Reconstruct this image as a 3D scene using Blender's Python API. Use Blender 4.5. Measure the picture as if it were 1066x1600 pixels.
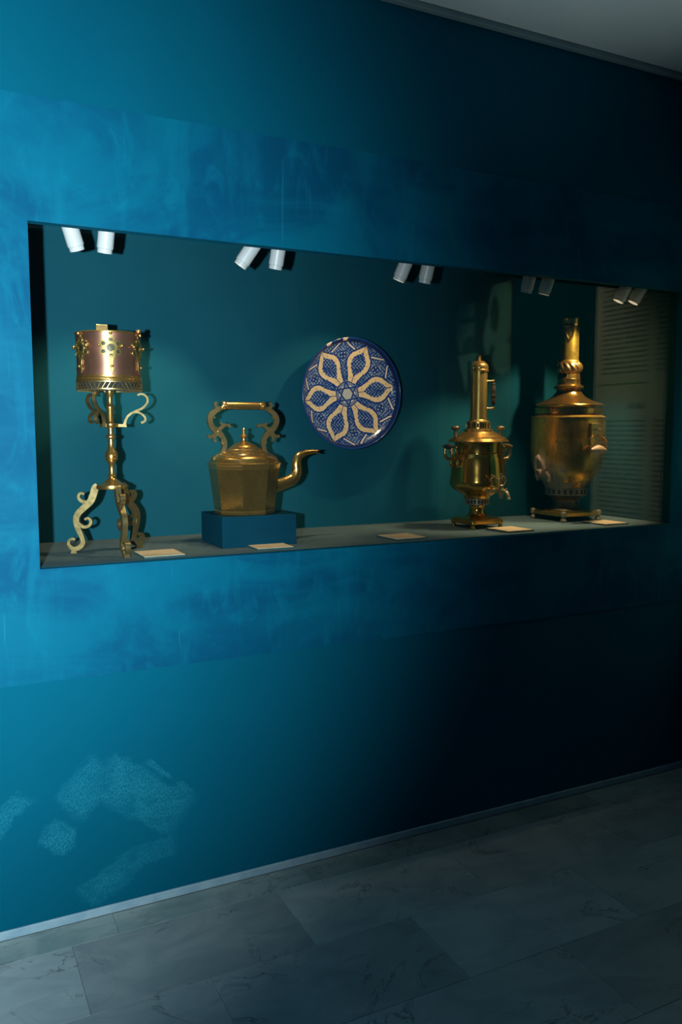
import bpy, bmesh, math, random
from mathutils import Vector, Matrix, noise as mnoise
random.seed(7)
S = bpy.context.scene
for o in list(bpy.data.objects): bpy.data.objects.remove(o)
C = S.collection
R = math.radians
PI = math.pi

# ------------------------------------------------------------------ camera
cam_d = bpy.data.cameras.new('camera'); cam = bpy.data.objects.new('camera', cam_d); C.objects.link(cam)
cam_d.sensor_fit = 'VERTICAL'; cam_d.sensor_height = 24.0; cam_d.lens = 24.0*1280/1600
cam_d.clip_start = 0.02
cam.location = (0, -2.378, 1.4)
cam.rotation_euler = (R(90-5.622), 0, R(-26.497))
S.camera = cam

# ------------------------------------------------------------------ world, lights, exposure
w = bpy.data.worlds.new('world'); S.world = w; w.use_nodes = True
bg = w.node_tree.nodes['Background']; bg.inputs[0].default_value = (0.30, 0.52, 1.0, 1); bg.inputs[1].default_value = 0.032

def spot(name, loc, target, power, color, angle, blend, radius):
    d = bpy.data.lights.new(name, 'SPOT'); o = bpy.data.objects.new(name, d); C.objects.link(o)
    d.energy = power; d.color = color; d.spot_size = R(angle); d.spot_blend = blend; d.shadow_soft_size = radius
    o.location = loc
    o.rotation_euler = (Vector(target)-Vector(loc)).to_track_quat('-Z', 'Y').to_euler()
    return o
# gallery projector standing left of the viewer, cool white, washing the left of the wall
spot('hall_projector', (-0.19, -2.30, 1.40), (-0.48, 0.0, 1.43), 640, (0.80, 0.96, 1.0), 101, 1.0, 0.02)
# ceiling washer for the printed panels on the end wall
spot('panel_washer', (0.95, -0.92, 2.68), (2.81, -0.92, 1.45), 150, (0.92, 1.0, 0.66), 50, 0.6, 0.03)
# added unseen fill light, aimed up to brighten the ceiling
spot('ceiling_fill', (1.75, -0.75, 1.45), (1.78, -0.70, 2.74), 11, (0.86, 1.0, 1.0), 86, 1.0, 0.08)

S.view_settings.view_transform = 'Standard'; S.view_settings.look = 'None'
S.view_settings.exposure = 0.0; S.view_settings.gamma = 1.0; S.view_settings.use_curve_mapping = False

# ------------------------------------------------------------------ node helpers
class NT:
    def __init__(s, name):
        s.m = bpy.data.materials.new(name); s.m.use_nodes = True
        s.t = s.m.node_tree; s.n = s.t.nodes; s.b = s.n['Principled BSDF']; s.out = s.n['Material Output']
    def put(s, sock, v):
        if isinstance(v, bpy.types.NodeSocket): s.t.links.new(v, sock)
        elif isinstance(v, (tuple, list)) and len(v) == 3 and sock.type == 'RGBA': sock.default_value = (*v, 1)
        else: sock.default_value = v
    def math(s, op, a, b=0.0, c=None, clamp=False):
        n = s.n.new('ShaderNodeMath'); n.operation = op; n.use_clamp = clamp
        s.put(n.inputs[0], a); s.put(n.inputs[1], b)
        if c is not None: s.put(n.inputs[2], c)
        return n.outputs[0]
    def mix(s, f, a, b):
        n = s.n.new('ShaderNodeMix'); n.data_type = 'RGBA'
        s.put(n.inputs[0], f); s.put(n.inputs[6], a); s.put(n.inputs[7], b); return n.outputs[2]
    def ramp(s, v, a, b, lo=0.0, hi=1.0):
        n = s.n.new('ShaderNodeMapRange'); n.interpolation_type = 'SMOOTHSTEP'
        s.put(n.inputs[0], v); n.inputs[1].default_value = a; n.inputs[2].default_value = b
        n.inputs[3].default_value = lo; n.inputs[4].default_value = hi; return n.outputs[0]
    def coord(s, k='Object'):
        return s.n.new('ShaderNodeTexCoord').outputs[k]
    def mapping(s, v, scale=(1,1,1), rot=(0,0,0), loc=(0,0,0)):
        n = s.n.new('ShaderNodeMapping'); s.put(n.inputs[0], v); n.inputs[3].default_value = scale
        n.inputs[2].default_value = rot; n.inputs[1].default_value = loc; return n.outputs[0]
    def noise(s, v, scale, detail=4, rough=0.55, dist=0.0):
        n = s.n.new('ShaderNodeTexNoise'); s.put(n.inputs['Vector'], v); n.inputs['Scale'].default_value = scale
        n.inputs['Detail'].default_value = detail; n.inputs['Roughness'].default_value = rough
        n.inputs['Distortion'].default_value = dist; return n.outputs[0]
    def sep(s, v):
        n = s.n.new('ShaderNodeSeparateXYZ'); s.put(n.inputs[0], v); return n.outputs
    def bump(s, h, strength, dist=0.01):
        n = s.n.new('ShaderNodeBump'); s.put(n.inputs['Height'], h); n.inputs['Strength'].default_value = strength
        n.inputs['Distance'].default_value = dist; s.t.links.new(n.outputs[0], s.b.inputs['Normal'])
    def set(s, **k):
        for a, v in k.items(): s.put(s.b.inputs[a.replace('_', ' ')], v)
        return s

def mottled(name, c1, c2, scale=8, rough=0.5, rough2=None, metal=0.0, bump=0.0, bscale=60, spec=0.5, lo=0.35, hi=0.65):
    m = NT(name); co = m.coord()
    n = m.noise(co, scale, 5)
    m.set(Base_Color=m.mix(m.ramp(n, lo, hi), c1, c2), Metallic=metal)
    m.set(Roughness=m.ramp(m.noise(co, scale*2.3, 4), 0.3, 0.7, rough, rough2 if rough2 else rough))
    m.b.inputs['Specular IOR Level'].default_value = spec
    if bump: m.bump(m.noise(co, bscale, 3), bump, 0.002)
    return m.m

# ------------------------------------------------------------------ materials
M = {}
PAINT = (0.0045, 0.078, 0.118)
def wall_paint():
    m = NT('teal_wall_paint'); co = m.coord(); x, y, z = m.sep(co)
    n1 = m.noise(co, 1.7, 4); fine = m.noise(co, 140, 2)
    col = m.mix(m.ramp(n1, 0.3, 0.7), (0.0008, 0.082, 0.140), (0.0011, 0.091, 0.152))
    grain = m.noise(m.mapping(co, (1.6, 1, 0.6), (0, 0.35, 0)), 210, 4, 0.8)
    blot = m.noise(co, 16, 4, 0.65)
    total = None
    # dry-roller touch-up strokes low on the wall: centre x, z, half length, half width, angle, strength
    for cx, cz, hl, hw, a, k in [(0.52, 0.315, 0.165, 0.078, -38, 0.95), (0.36, 0.365, 0.085, 0.066, 42, 0.8), (0.28, 0.235, 0.052, 0.046, -35, 0.95),
                                 (0.53, 0.125, 0.098, 0.042, 12, 0.6), (0.405, 0.066, 0.075, 0.044, 28, 0.85), (0.605, 0.355, 0.10, 0.010, -45, 0.9),
                                 (0.63, 0.285, 0.035, 0.030, -45, 0.7), (0.14, 0.33, 0.075, 0.032, 45, 0.8)]:
        ca, sa = math.cos(R(a)), math.sin(R(a))
        dx = m.math('SUBTRACT', x, cx); dz = m.math('SUBTRACT', z, cz)
        u = m.math('ABSOLUTE', m.math('ADD', m.math('MULTIPLY', dx, ca), m.math('MULTIPLY', dz, sa)))
        v = m.math('ABSOLUTE', m.math('SUBTRACT', m.math('MULTIPLY', dz, ca), m.math('MULTIPLY', dx, sa)))
        wob = m.math('MULTIPLY', m.math('SUBTRACT', blot, 0.5), 0.09)
        mu = m.ramp(m.math('ADD', u, wob), hl*1.03, hl*0.74); mv = m.ramp(m.math('ADD', v, wob), hw*1.03, hw*0.70)
        k2 = m.math('MULTIPLY', m.math('MULTIPLY', mu, mv), k)
        total = k2 if total is None else m.math('MAXIMUM', total, k2)
    mask = m.math('MULTIPLY', total, m.ramp(grain, 0.41, 0.60)); mask = m.math('MULTIPLY', mask, m.ramp(blot, 0.30, 0.62, 0.30, 1.0))
    col = m.mix(m.math('MULTIPLY', mask, 0.68), col, (0.02, 0.23, 0.315))
    m.set(Base_Color=col, Roughness=0.7); m.b.inputs['Specular IOR Level'].default_value = 0.02
    m.bump(fine, 0.12, 0.001)
    return m.m
M['wall'] = wall_paint()
def band_paint():
    m = NT('burnished_blue_plaster'); co = m.coord()
    n1 = m.noise(m.mapping(co, (1.3, 1, 2.2), (0, 0.3, 0)), 1.6, 6, 0.62, 0.8)
    n2 = m.noise(m.mapping(co, (9, 1, 1.6), (0, 0.5, 0)), 1.2, 5, 0.6, 0.6)
    col = m.mix(m.ramp(n1, 0.36, 0.64), (0.0008, 0.064, 0.136), (0.0011, 0.104, 0.180))
    col = m.mix(m.math('MULTIPLY', m.ramp(n2, 0.52, 0.75), 0.5), col, (0.002, 0.135, 0.225))
    n3 = m.noise(m.mapping(co, (1.6, 1, 1.0), (0, -0.6, 0)), 6.5, 5, 0.65, 1.5)
    col = m.mix(m.math('MULTIPLY', m.ramp(n3, 0.50, 0.74), 0.45), col, (0.002, 0.135, 0.22))
    # hair-thin scratches
    s1 = m.noise(m.mapping(co, (60, 1, 3.0), (0, 0.75, 0)), 1.0, 2, 0.5, 0.3)
    s2 = m.noise(m.mapping(co, (50, 1, 2.0), (0, -0.25, 0)), 1.0, 2, 0.5, 0.5)
    scr = m.math('MAXIMUM', m.ramp(s1, 0.70, 0.76), m.ramp(s2, 0.72, 0.77))
    col = m.mix(m.math('MULTIPLY', scr, 0.25), col, (0.02, 0.22, 0.31))
    m.set(Base_Color=col, Roughness=m.ramp(n1, 0.3, 0.7, 0.6, 0.5)); m.b.inputs['Specular IOR Level'].default_value = 0.04
    m.bump(n2, 0.05, 0.002)
    return m.m
M['band'] = band_paint()
M['niche'] = mottled('matt_teal_case_paint', (0.0060, 0.062, 0.090), (0.0068, 0.067, 0.096), 3, 0.75, spec=0.02, bump=0.05, bscale=180)
M['carpet'] = mottled('grey_felt_lining', (0.085, 0.135, 0.150), (0.10, 0.15, 0.165), 30, 0.95, bump=0.4, bscale=400, spec=0.05)
M['ceiling'] = mottled('white_ceiling_paint', (0.62, 0.70, 0.72), (0.66, 0.73, 0.74), 4, 0.8, bump=0.05, bscale=120, spec=0.1)
M['baseboard'] = mottled('pale_blue_baseboard', (0.20, 0.33, 0.42), (0.27, 0.40, 0.48), 14, 0.6, bump=0.2, bscale=60)
M['cornice'] = mottled('teal_grey_moulding', (0.16, 0.25, 0.28), (0.19, 0.28, 0.31), 6, 0.8, spec=0.05)
M['grout'] = mottled('floor_grout', (0.13, 0.16, 0.165), (0.16, 0.185, 0.19), 40, 0.9)
def marble(name, c1, c2, vein):
    m = NT(name); co = m.coord()
    rnd = m.n.new('ShaderNodeObjectInfo').outputs['Random']
    off = m.n.new('ShaderNodeVectorMath'); off.operation = 'ADD'; m.put(off.inputs[0], co)
    cmb = m.n.new('ShaderNodeCombineXYZ'); m.put(cmb.inputs[0], m.math('MULTIPLY', rnd, 37.0)); m.put(cmb.inputs[1], m.math('MULTIPLY', rnd, 11.0)); m.t.links.new(cmb.outputs[0], off.inputs[1])
    v = off.outputs[0]
    base = m.noise(m.mapping(v, (1, 1.8, 1), (0, 0, 0.5)), 5, 6, 0.6, 0.7)
    col = m.mix(m.ramp(base, 0.3, 0.7), c1, c2)
    ve = m.noise(m.mapping(v, (1, 1.5, 1), (0, 0, -0.6)), 2.6, 8, 0.62, 1.2)
    d = m.math('ABSOLUTE', m.math('SUBTRACT', ve, 0.5))
    line = m.math('MULTIPLY', m.ramp(d, 0.016, 0.0), m.ramp(m.noise(v, 4, 3), 0.45, 0.65))
    speck = m.math('MULTIPLY', m.ramp(m.noise(m.mapping(v, (1, 2.5, 1), (0, 0, 0.7)), 34, 4, 0.7), 0.60, 0.72), m.ramp(m.noise(v, 5, 3), 0.45, 0.62))
    col = m.mix(m.math('MULTIPLY', m.math('MAXIMUM', line, m.math('MULTIPLY', speck, 0.6)), 0.75), col, vein)
    tone = m.math('ADD', 0.74, m.math('MULTIPLY', rnd, 0.42))
    mul = m.n.new('ShaderNodeVectorMath'); mul.operation = 'SCALE'; m.put(mul.inputs[0], col); m.put(mul.inputs['Scale'], tone)
    m.set(Base_Color=mul.outputs[0], Roughness=0.34); m.b.inputs['Specular IOR Level'].default_value = 0.35
    return m.m
M['marble'] = marble('pale_grey_marble', (0.235, 0.295, 0.31), (0.335, 0.39, 0.40), (0.06, 0.075, 0.08))
M['marble2'] = marble('darker_border_marble', (0.16, 0.235, 0.24), (0.27, 0.335, 0.33), (0.08, 0.09, 0.09))

def glass_mat():
    m = NT('clear_case_glass'); m.n.remove(m.b)
    g = m.n.new('ShaderNodeNewGeometry')
    dp = m.n.new('ShaderNodeVectorMath'); dp.operation = 'DOT_PRODUCT'
    m.t.links.new(g.outputs['Incoming'], dp.inputs[0]); m.t.links.new(g.outputs['Normal'], dp.inputs[1])
    c = m.math('ABSOLUTE', dp.outputs['Value'])
    f = m.math('ADD', 0.04, m.math('MULTIPLY', 0.96, m.math('POWER', m.math('SUBTRACT', 1.0, c), 5.0)))
    t = m.n.new('ShaderNodeBsdfTransparent'); t.inputs[0].default_value = (0.985, 0.995, 0.992, 1)
    gl = m.n.new('ShaderNodeBsdfGlossy'); gl.inputs['Roughness'].default_value = 0.015
    mx = m.n.new('ShaderNodeMixShader'); m.t.links.new(f, mx.inputs[0]); m.t.links.new(t.outputs[0], mx.inputs[1]); m.t.links.new(gl.outputs[0], mx.inputs[2])
    m.t.links.new(mx.outputs[0], m.out.inputs[0]); return m.m
M['glass'] = glass_mat()

def metal(name, c1, c2, rough, rough2, scale=20, metallic=0.82, bump=0.05, bscale=35, tarnish=None, tk=0.5):
    m = NT(name); co = m.coord()
    n = m.noise(co, scale, 6, 0.6); n2 = m.noise(co, scale*3.1, 4, 0.6)
    col = m.mix(m.ramp(n, 0.32, 0.68), c1, c2)
    if tarnish: col = m.mix(m.math('MULTIPLY', m.ramp(n2, 0.5, 0.72), tk), col, tarnish)
    m.set(Base_Color=col, Metallic=metallic, Roughness=m.ramp(n2, 0.3, 0.7, rough, rough2))
    if bump: m.bump(m.noise(co, bscale, 3), bump, 0.004)
    return m.m
M['brass'] = metal('polished_brass', (0.60, 0.34, 0.095), (0.70, 0.42, 0.13), 0.24, 0.28, 9, 0.92, 0.0, tarnish=(0.40, 0.23, 0.07), tk=0.3)
M['brass_pale'] = metal('pale_cast_brass', (0.33, 0.24, 0.10), (0.39, 0.29, 0.125), 0.28, 0.38, metallic=0.88, bump=0.02, tarnish=(0.26, 0.19, 0.08))
M['brass_old'] = metal('aged_brass_sheet', (0.42, 0.25, 0.075), (0.54, 0.34, 0.105), 0.26, 0.29, 7, 0.93, 0.008, 30, tarnish=(0.30, 0.19, 0.055), tk=0.3)
M['brass_samovar'] = metal('olive_brass', (0.54, 0.305, 0.065), (0.66, 0.39, 0.09), 0.15, 0.22, 7, 0.95, 0.015, 18, (0.36, 0.22, 0.05), 0.3)
M['brass_dent'] = metal('dented_brass', (0.44, 0.30, 0.045), (0.64, 0.43, 0.07), 0.26, 0.38, 12, 0.85, 0.35, 26, (0.16, 0.10, 0.02), 0.55)
M['copper'] = metal('burnished_copper', (0.33, 0.155, 0.105), (0.41, 0.20, 0.135), 0.30, 0.36, 7, 0.85, 0.0, 12, (0.34, 0.14, 0.09), 0.3)
M['dark_metal'] = metal('blackened_metal', (0.05, 0.045, 0.035), (0.10, 0.085, 0.055), 0.4, 0.55, 20, 0.7)
M['iron_brass'] = metal('grey_tarnished_brass', (0.28, 0.245, 0.18), (0.40, 0.36, 0.27), 0.40, 0.55, 22, 0.6, 0.1, 60, (0.12, 0.10, 0.07))
M['stem_dark'] = metal('dark_brass', (0.12, 0.10, 0.065), (0.20, 0.16, 0.085), 0.35, 0.5, 22, 0.7, 0.08, 50, (0.05, 0.04, 0.025))  # darker brass tone for the large stem and the lid knobs
M['plaque'] = metal('olive_pierced_brass', (0.34, 0.255, 0.075), (0.42, 0.32, 0.10), 0.30, 0.40, 20, 0.88, 0.02, tarnish=(0.2, 0.15, 0.05))
M['brass_satin'] = metal('satin_brass', (0.46, 0.30, 0.085), (0.56, 0.37, 0.11), 0.30, 0.36, 9, 0.85, 0.01, 30, (0.34, 0.21, 0.06), 0.3)
M['brass_tap'] = metal('cast_tap_brass', (0.56, 0.41, 0.20), (0.64, 0.48, 0.25), 0.42, 0.52, 20, 0.6, 0.02)
M['tap_root'] = metal('pinkish_cast_brass', (0.46, 0.34, 0.25), (0.58, 0.45, 0.34), 0.38, 0.5, 40, 0.5, 0.2, 90, (0.18, 0.13, 0.09))
M['gap_shade'] = mottled('painted_gap_shade', (0.010, 0.010, 0.010), (0.02, 0.018, 0.014), 20, 0.8)  # near-black colour standing in for shade inside pierced parts
M['wood_dark'] = mottled('dark_turned_wood', (0.018, 0.014, 0.012), (0.05, 0.035, 0.028), 30, 0.3)
M['wood_pale'] = mottled('pale_rose_wood', (0.42, 0.26, 0.15), (0.52, 0.34, 0.21), 40, 0.5)
M['white'] = mottled('white_lamp_enamel', (0.58, 0.60, 0.62), (0.62, 0.64, 0.66), 5, 0.35)
M['black'] = mottled('black_track', (0.02, 0.02, 0.02), (0.03, 0.03, 0.03), 5, 0.5)
M['card'] = mottled('cream_card', (0.60, 0.46, 0.28), (0.66, 0.52, 0.33), 40, 0.8, spec=0.1)
M['card_back'] = mottled('teal_card_backing', (0.012, 0.07, 0.09), (0.016, 0.08, 0.10), 30, 0.7)
M['block'] = mottled('blue_painted_plinth', (0.002, 0.040, 0.070), (0.003, 0.045, 0.077), 6, 0.7, spec=0.03, bump=0.05, bscale=150)
def emit(name, col, k):
    m = NT(name); m.set(Base_Color=col, Emission_Color=col); m.b.inputs['Emission Strength'].default_value = k; return m.m
M['lens'] = emit('lit_lamp_lens', (1.0, 0.82, 0.52), 2.5)
def corroded():
    m = NT('brass_with_limescale_runs'); co = m.coord(); x, y, z = m.sep(co)
    n = m.noise(co, 12, 6, 0.6); n2 = m.noise(m.mapping(co, (1, 1, 0.5)), 26, 6, 0.65)
    col = m.mix(m.ramp(n, 0.32, 0.68), (0.46, 0.275, 0.045), (0.66, 0.41, 0.07))
    col = m.mix(m.math('MULTIPLY', m.ramp(n2, 0.5, 0.7), 0.55), col, (0.15, 0.095, 0.02))
    # grey-white residue that ran down from the broken tap on the -x side
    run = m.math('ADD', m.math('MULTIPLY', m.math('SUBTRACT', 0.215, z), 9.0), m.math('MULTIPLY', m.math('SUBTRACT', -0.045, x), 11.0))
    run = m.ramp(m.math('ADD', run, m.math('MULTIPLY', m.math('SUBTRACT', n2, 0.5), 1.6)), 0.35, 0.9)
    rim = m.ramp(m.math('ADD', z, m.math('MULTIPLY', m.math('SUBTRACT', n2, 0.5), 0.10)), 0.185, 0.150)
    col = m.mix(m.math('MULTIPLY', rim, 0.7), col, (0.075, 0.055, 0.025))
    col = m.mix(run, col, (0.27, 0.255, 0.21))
    m.set(Base_Color=col, Metallic=m.math('SUBTRACT', 0.85, m.math('MULTIPLY', run, 0.6)), Roughness=m.ramp(n2, 0.3, 0.7, 0.25, 0.38))
    m.bump(m.noise(co, 26, 3), 0.35, 0.004)
    return m.m
M['corroded'] = corroded()

def tag(o, label=None, cat=None, group=None, kind=None):
    for k, v in (('label', label), ('category', cat), ('group', group), ('kind', kind)):
        if v: o[k] = v
    return o
def empty(name, loc, rz=0.0):
    o = bpy.data.objects.new(name, None); C.objects.link(o); o.location = loc; o.rotation_euler = (0, 0, rz); o.empty_display_size = 0.05
    return o

# ------------------------------------------------------------------ geometry collector
def catmull(pts, n=8):
    out = []
    P = [Vector(p) for p in pts]
    for i in range(len(P)-1):
        p0 = P[i-1] if i > 0 else P[i]*2-P[i+1]
        p1, p2 = P[i], P[i+1]
        p3 = P[i+2] if i+2 < len(P) else P[i+1]*2-P[i]
        for k in range(n):
            t = k/n
            out.append(0.5*((2*p1)+(p2-p0)*t+(2*p0-5*p1+4*p2-p3)*t*t+(3*p1-p0-3*p2+p3)*t**3))
    out.append(P[-1]); return out

class G:
    def __init__(s): s.v = []; s.f = []
    def ring_loop(s, rings, close_u=True, cap0=True, cap1=True):
        b = len(s.v); n = len(rings[0])
        for r in rings: s.v += [tuple(p) for p in r]
        for i in range(len(rings)-1):
            for j in range(n if close_u else n-1):
                a = b+i*n+j; c = b+i*n+(j+1) % n
                s.f.append((a, c, c+n, a+n))
        if cap0: s.f.append(tuple(b+j for j in reversed(range(n))))
        if cap1: s.f.append(tuple(b+(len(rings)-1)*n+j for j in range(n)))
        return s
    def lathe(s, prof, seg=48, center=(0, 0, 0), axis=None, cap0=True, cap1=True, shape=None):
        """prof: (radius, height) from bottom to top; shape(theta, i) scales the radius"""
        rings = []
        mat = Matrix.Identity(3)
        if axis is not None: mat = Vector((0, 0, 1)).rotation_difference(Vector(axis)).to_matrix()
        for i, (r, h) in enumerate(prof):
            r = max(r, 1e-5)
            ring = []
            for j in range(seg):
                th = 2*PI*j/seg; k = shape(th, i) if shape else 1.0
                ring.append(Vector(center)+mat @ Vector((r*k*math.cos(th), r*k*math.sin(th), h)))
            rings.append(ring)
        return s.ring_loop(rings, True, cap0, cap1)
    def box(s, x0, x1, y0, y1, z0, z1, ch=0.0):
        if ch <= 0:
            b = len(s.v)
            s.v += [(x, y, z) for z in (z0, z1) for y in (y0, y1) for x in (x0, x1)]
            s.f += [(b, b+2, b+3, b+1), (b+4, b+5, b+7, b+6), (b, b+1, b+5, b+4), (b+2, b+6, b+7, b+3), (b, b+4, b+6, b+2), (b+1, b+3, b+7, b+5)]
            return s
        def ring(i, z): return [(x0+i, y0+i, z), (x1-i, y0+i, z), (x1-i, y1-i, z), (x0+i, y1-i, z)]
        return s.ring_loop([ring(ch, z0), ring(0, z0+ch), ring(0, z1-ch), ring(ch, z1)])
    def tube(s, pts, radii, seg=12, smooth=6, flat=1.0):
        P = catmull(pts, smooth) if smooth else [Vector(p) for p in pts]
        if not isinstance(radii, (list, tuple)): radii = [radii]*len(pts)
        rr = []
        n = smooth or 1
        for i in range(len(radii)-1):
            for k in range(n): rr.append(radii[i]+(radii[i+1]-radii[i])*k/n)
        rr.append(radii[-1])
        rings = []; nrm = None
        for i, p in enumerate(P):
            t = (P[min(i+1, len(P)-1)]-P[max(i-1, 0)]).normalized()
            if nrm is None:
                nrm = t.cross(Vector((0, 0, 1)))
                if nrm.length < 1e-3: nrm = t.cross(Vector((0, 1, 0)))
            nrm = (nrm-t*nrm.dot(t)).normalized(); bi = t.cross(nrm)
            rings.append([p+(nrm*math.cos(a)*flat+bi*math.sin(a))*rr[i] for a in [2*PI*j/seg for j in range(seg)]])
        return s.ring_loop(rings)
    def ball(s, c, rx, ry=None, rz=None, seg=14, rings=8, mat=None):
        ry = ry or rx; rz = rz or rx
        L = []
        for i in range(1, rings):
            ph = PI*i/rings-PI/2
            ring = []
            for j in range(seg):
                a = 2*PI*j/seg
                v = Vector((rx*math.cos(ph)*math.cos(a), ry*math.cos(ph)*math.sin(a), rz*math.sin(ph)))
                if mat: v = mat @ v
                ring.append(Vector(c)+v)
            L.append(ring)
        return s.ring_loop(L)
    def stroke(s, pts, widths, thick, fmap, n=7, closed=False):
        """flat cut-out bar along a planar curve, widths across it, thick along the normal; fmap(u, v, w) places it"""
        P = [Vector((p[0], p[1])) for p in pts]
        if not isinstance(widths, (list, tuple)): widths = [widths]*len(pts)
        if closed: P = P+[P[0]]; widths = list(widths)+[widths[0]]
        Q = catmull(P, n); ww = []
        for i in range(len(widths)-1):
            for k in range(n): ww.append(widths[i]+(widths[i+1]-widths[i])*k/n)
        ww.append(widths[-1])
        rings = []
        for i, p in enumerate(Q):
            if closed and i in (0, len(Q)-1): t = (Q[1]-Q[-2]).normalized()
            else: t = (Q[min(i+1, len(Q)-1)]-Q[max(i-1, 0)]).normalized()
            nn = Vector((-t.y, t.x)); h = ww[i]/2; c = min(h, thick/2)*0.35; T = thick/2
            ring = []
            for a, b in [(-h, -T+c), (-h+c, -T), (h-c, -T), (h, -T+c), (h, T-c), (h-c, T), (-h+c, T), (-h, T-c)]:
                q = p+nn*a; ring.append(fmap(q.x, q.y, b))
            rings.append(ring)
        return s.ring_loop(rings, True, not closed, not closed)
    def build(s, name, mat, parent=None, smooth=40):
        me = bpy.data.meshes.new(name); me.from_pydata([tuple(v) for v in s.v], [], s.f)
        bm = bmesh.new(); bm.from_mesh(me); bmesh.ops.remove_doubles(bm, verts=bm.verts, dist=1e-6)
        bmesh.ops.recalc_face_normals(bm, faces=bm.faces); bm.to_mesh(me); bm.free()
        me.materials.append(mat)
        if smooth:
            me.shade_smooth(); me.set_sharp_from_angle(angle=R(smooth))
        o = bpy.data.objects.new(name, me); C.objects.link(o)
        if parent: o.parent = parent
        return o
def radial(ang):
    """planar (u outward, v up, w sideways) at a world angle"""
    ca, sa = math.cos(ang), math.sin(ang)
    return lambda u, v, w: (u*ca-w*sa, u*sa+w*ca, v)

# ================================================================== the setting
X0, X1, Y0 = -2.2, 2.81, -4.0
WL, WR, WB, WT = 0.254, 2.716, 1.02, 1.957      # case opening
CZ = 2.745; FZ = -0.027; DEP = 0.565; RX = 2.725
def struct(o): o['kind'] = 'structure'; return o
g = G()
g.box(X0, WL, 0, 0.03, FZ, CZ+0.05).box(WR, X1+0.1, 0, 0.03, FZ, CZ+0.05).box(WL, WR, 0, 0.03, FZ, WB).box(WL, WR, 0, 0.03, WT, CZ+0.05)
struct(g.build('wall_front', M['wall'], smooth=0))
g = G(); bz0, bz1 = 0.70, 2.279
g.box(X0, WL, -0.004, 0, bz0, bz1).box(WR, X1, -0.004, 0, bz0, bz1).box(WL, WR, -0.004, 0, bz0, WB).box(WL, WR, -0.004, 0, WT, bz1)
struct(g.build('trim_1', M['band'], smooth=0))
struct(G().box(X0, X1, -0.009, -0.0005, FZ, -0.001, 0.002).build('baseboard_front', M['baseboard'], smooth=0))
struct(G().box(X1, X1+0.1, Y0, -0.0005, FZ, CZ+0.05).build('wall_right', M['wall'], smooth=0))
# ceiling with a slim moulding along the wall
struct(G().box(X0, X1, Y0, -0.0005, CZ+0.02, CZ+0.05).build('ceiling', M['ceiling'], smooth=0))
struct(G().box(X0, X1, -0.026, -0.0005, CZ, CZ+0.0205, 0.004).build('trim_2', M['cornice'], smooth=0))
# display case shell
struct(G().box(WL-0.05, RX+0.05, DEP, DEP+0.05, WB-0.05, 2.28).build('wall_niche_back', M['niche'], smooth=0))
struct(G().box(WL-0.05, WL, 0.031, DEP, WB-0.05, 2.28).build('wall_niche_left', M['niche'], smooth=0))
struct(G().box(RX, RX+0.05, 0.031, DEP, WB-0.05, 2.28).build('wall_niche_right', M['niche'], smooth=0))
struct(G().box(WL, RX, 0.042, DEP, 2.24, 2.28).build('ceiling_niche', M['niche'], smooth=0))
struct(G().box(WL, RX, 0.031, DEP, WB-0.04, WB).build('floor_niche', M['carpet'], smooth=0))
wn = struct(G().box(WL, RX, 0.032, 0.040, WB, 2.20).build('window_1', M['glass'], smooth=0))

# floor of marble tiles
fl = struct(G().box(X0, X1, Y0, 0, FZ-0.06, FZ-0.003).build('floor', M['grout'], smooth=0))
def tile_mesh(wx, wy, mat):
    t = G().box(0, wx, 0, wy, -0.012, 0, 0.0005); me = bpy.data.meshes.new('tile'); me.from_pydata(t.v, [], t.f); me.materials.append(mat); return me
cache = {}
def tile(name, x0, x1, y0, y1, mat):
    gap = 0.0004; k = (round(x1-x0, 4), round(y1-y0, 4), mat.name)
    if k not in cache: cache[k] = tile_mesh(x1-x0-2*gap, y1-y0-2*gap, mat)
    o = bpy.data.objects.new(name, cache[k]); C.objects.link(o); o.parent = fl
    o.location = (x0+gap, y0+gap, FZ+random.uniform(-0.0004, 0.0004)); return o
def course(name, y0, y1, off, mat, x_from=-1.2, L=0.61):
    x = off
    while x > x_from: x -= L
    while x < X1-0.001:
        tile(name, x, min(x+L, X1), y0, y1, mat); x += L
course('border_tile', -0.118, -0.010, 0.42, M['marble2'])
for i in range(9):
    y1 = -0.118-0.302*i
    course('marble_tile', y1-0.302, y1, [1.51, 1.205][i % 2], M['marble'])

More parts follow.
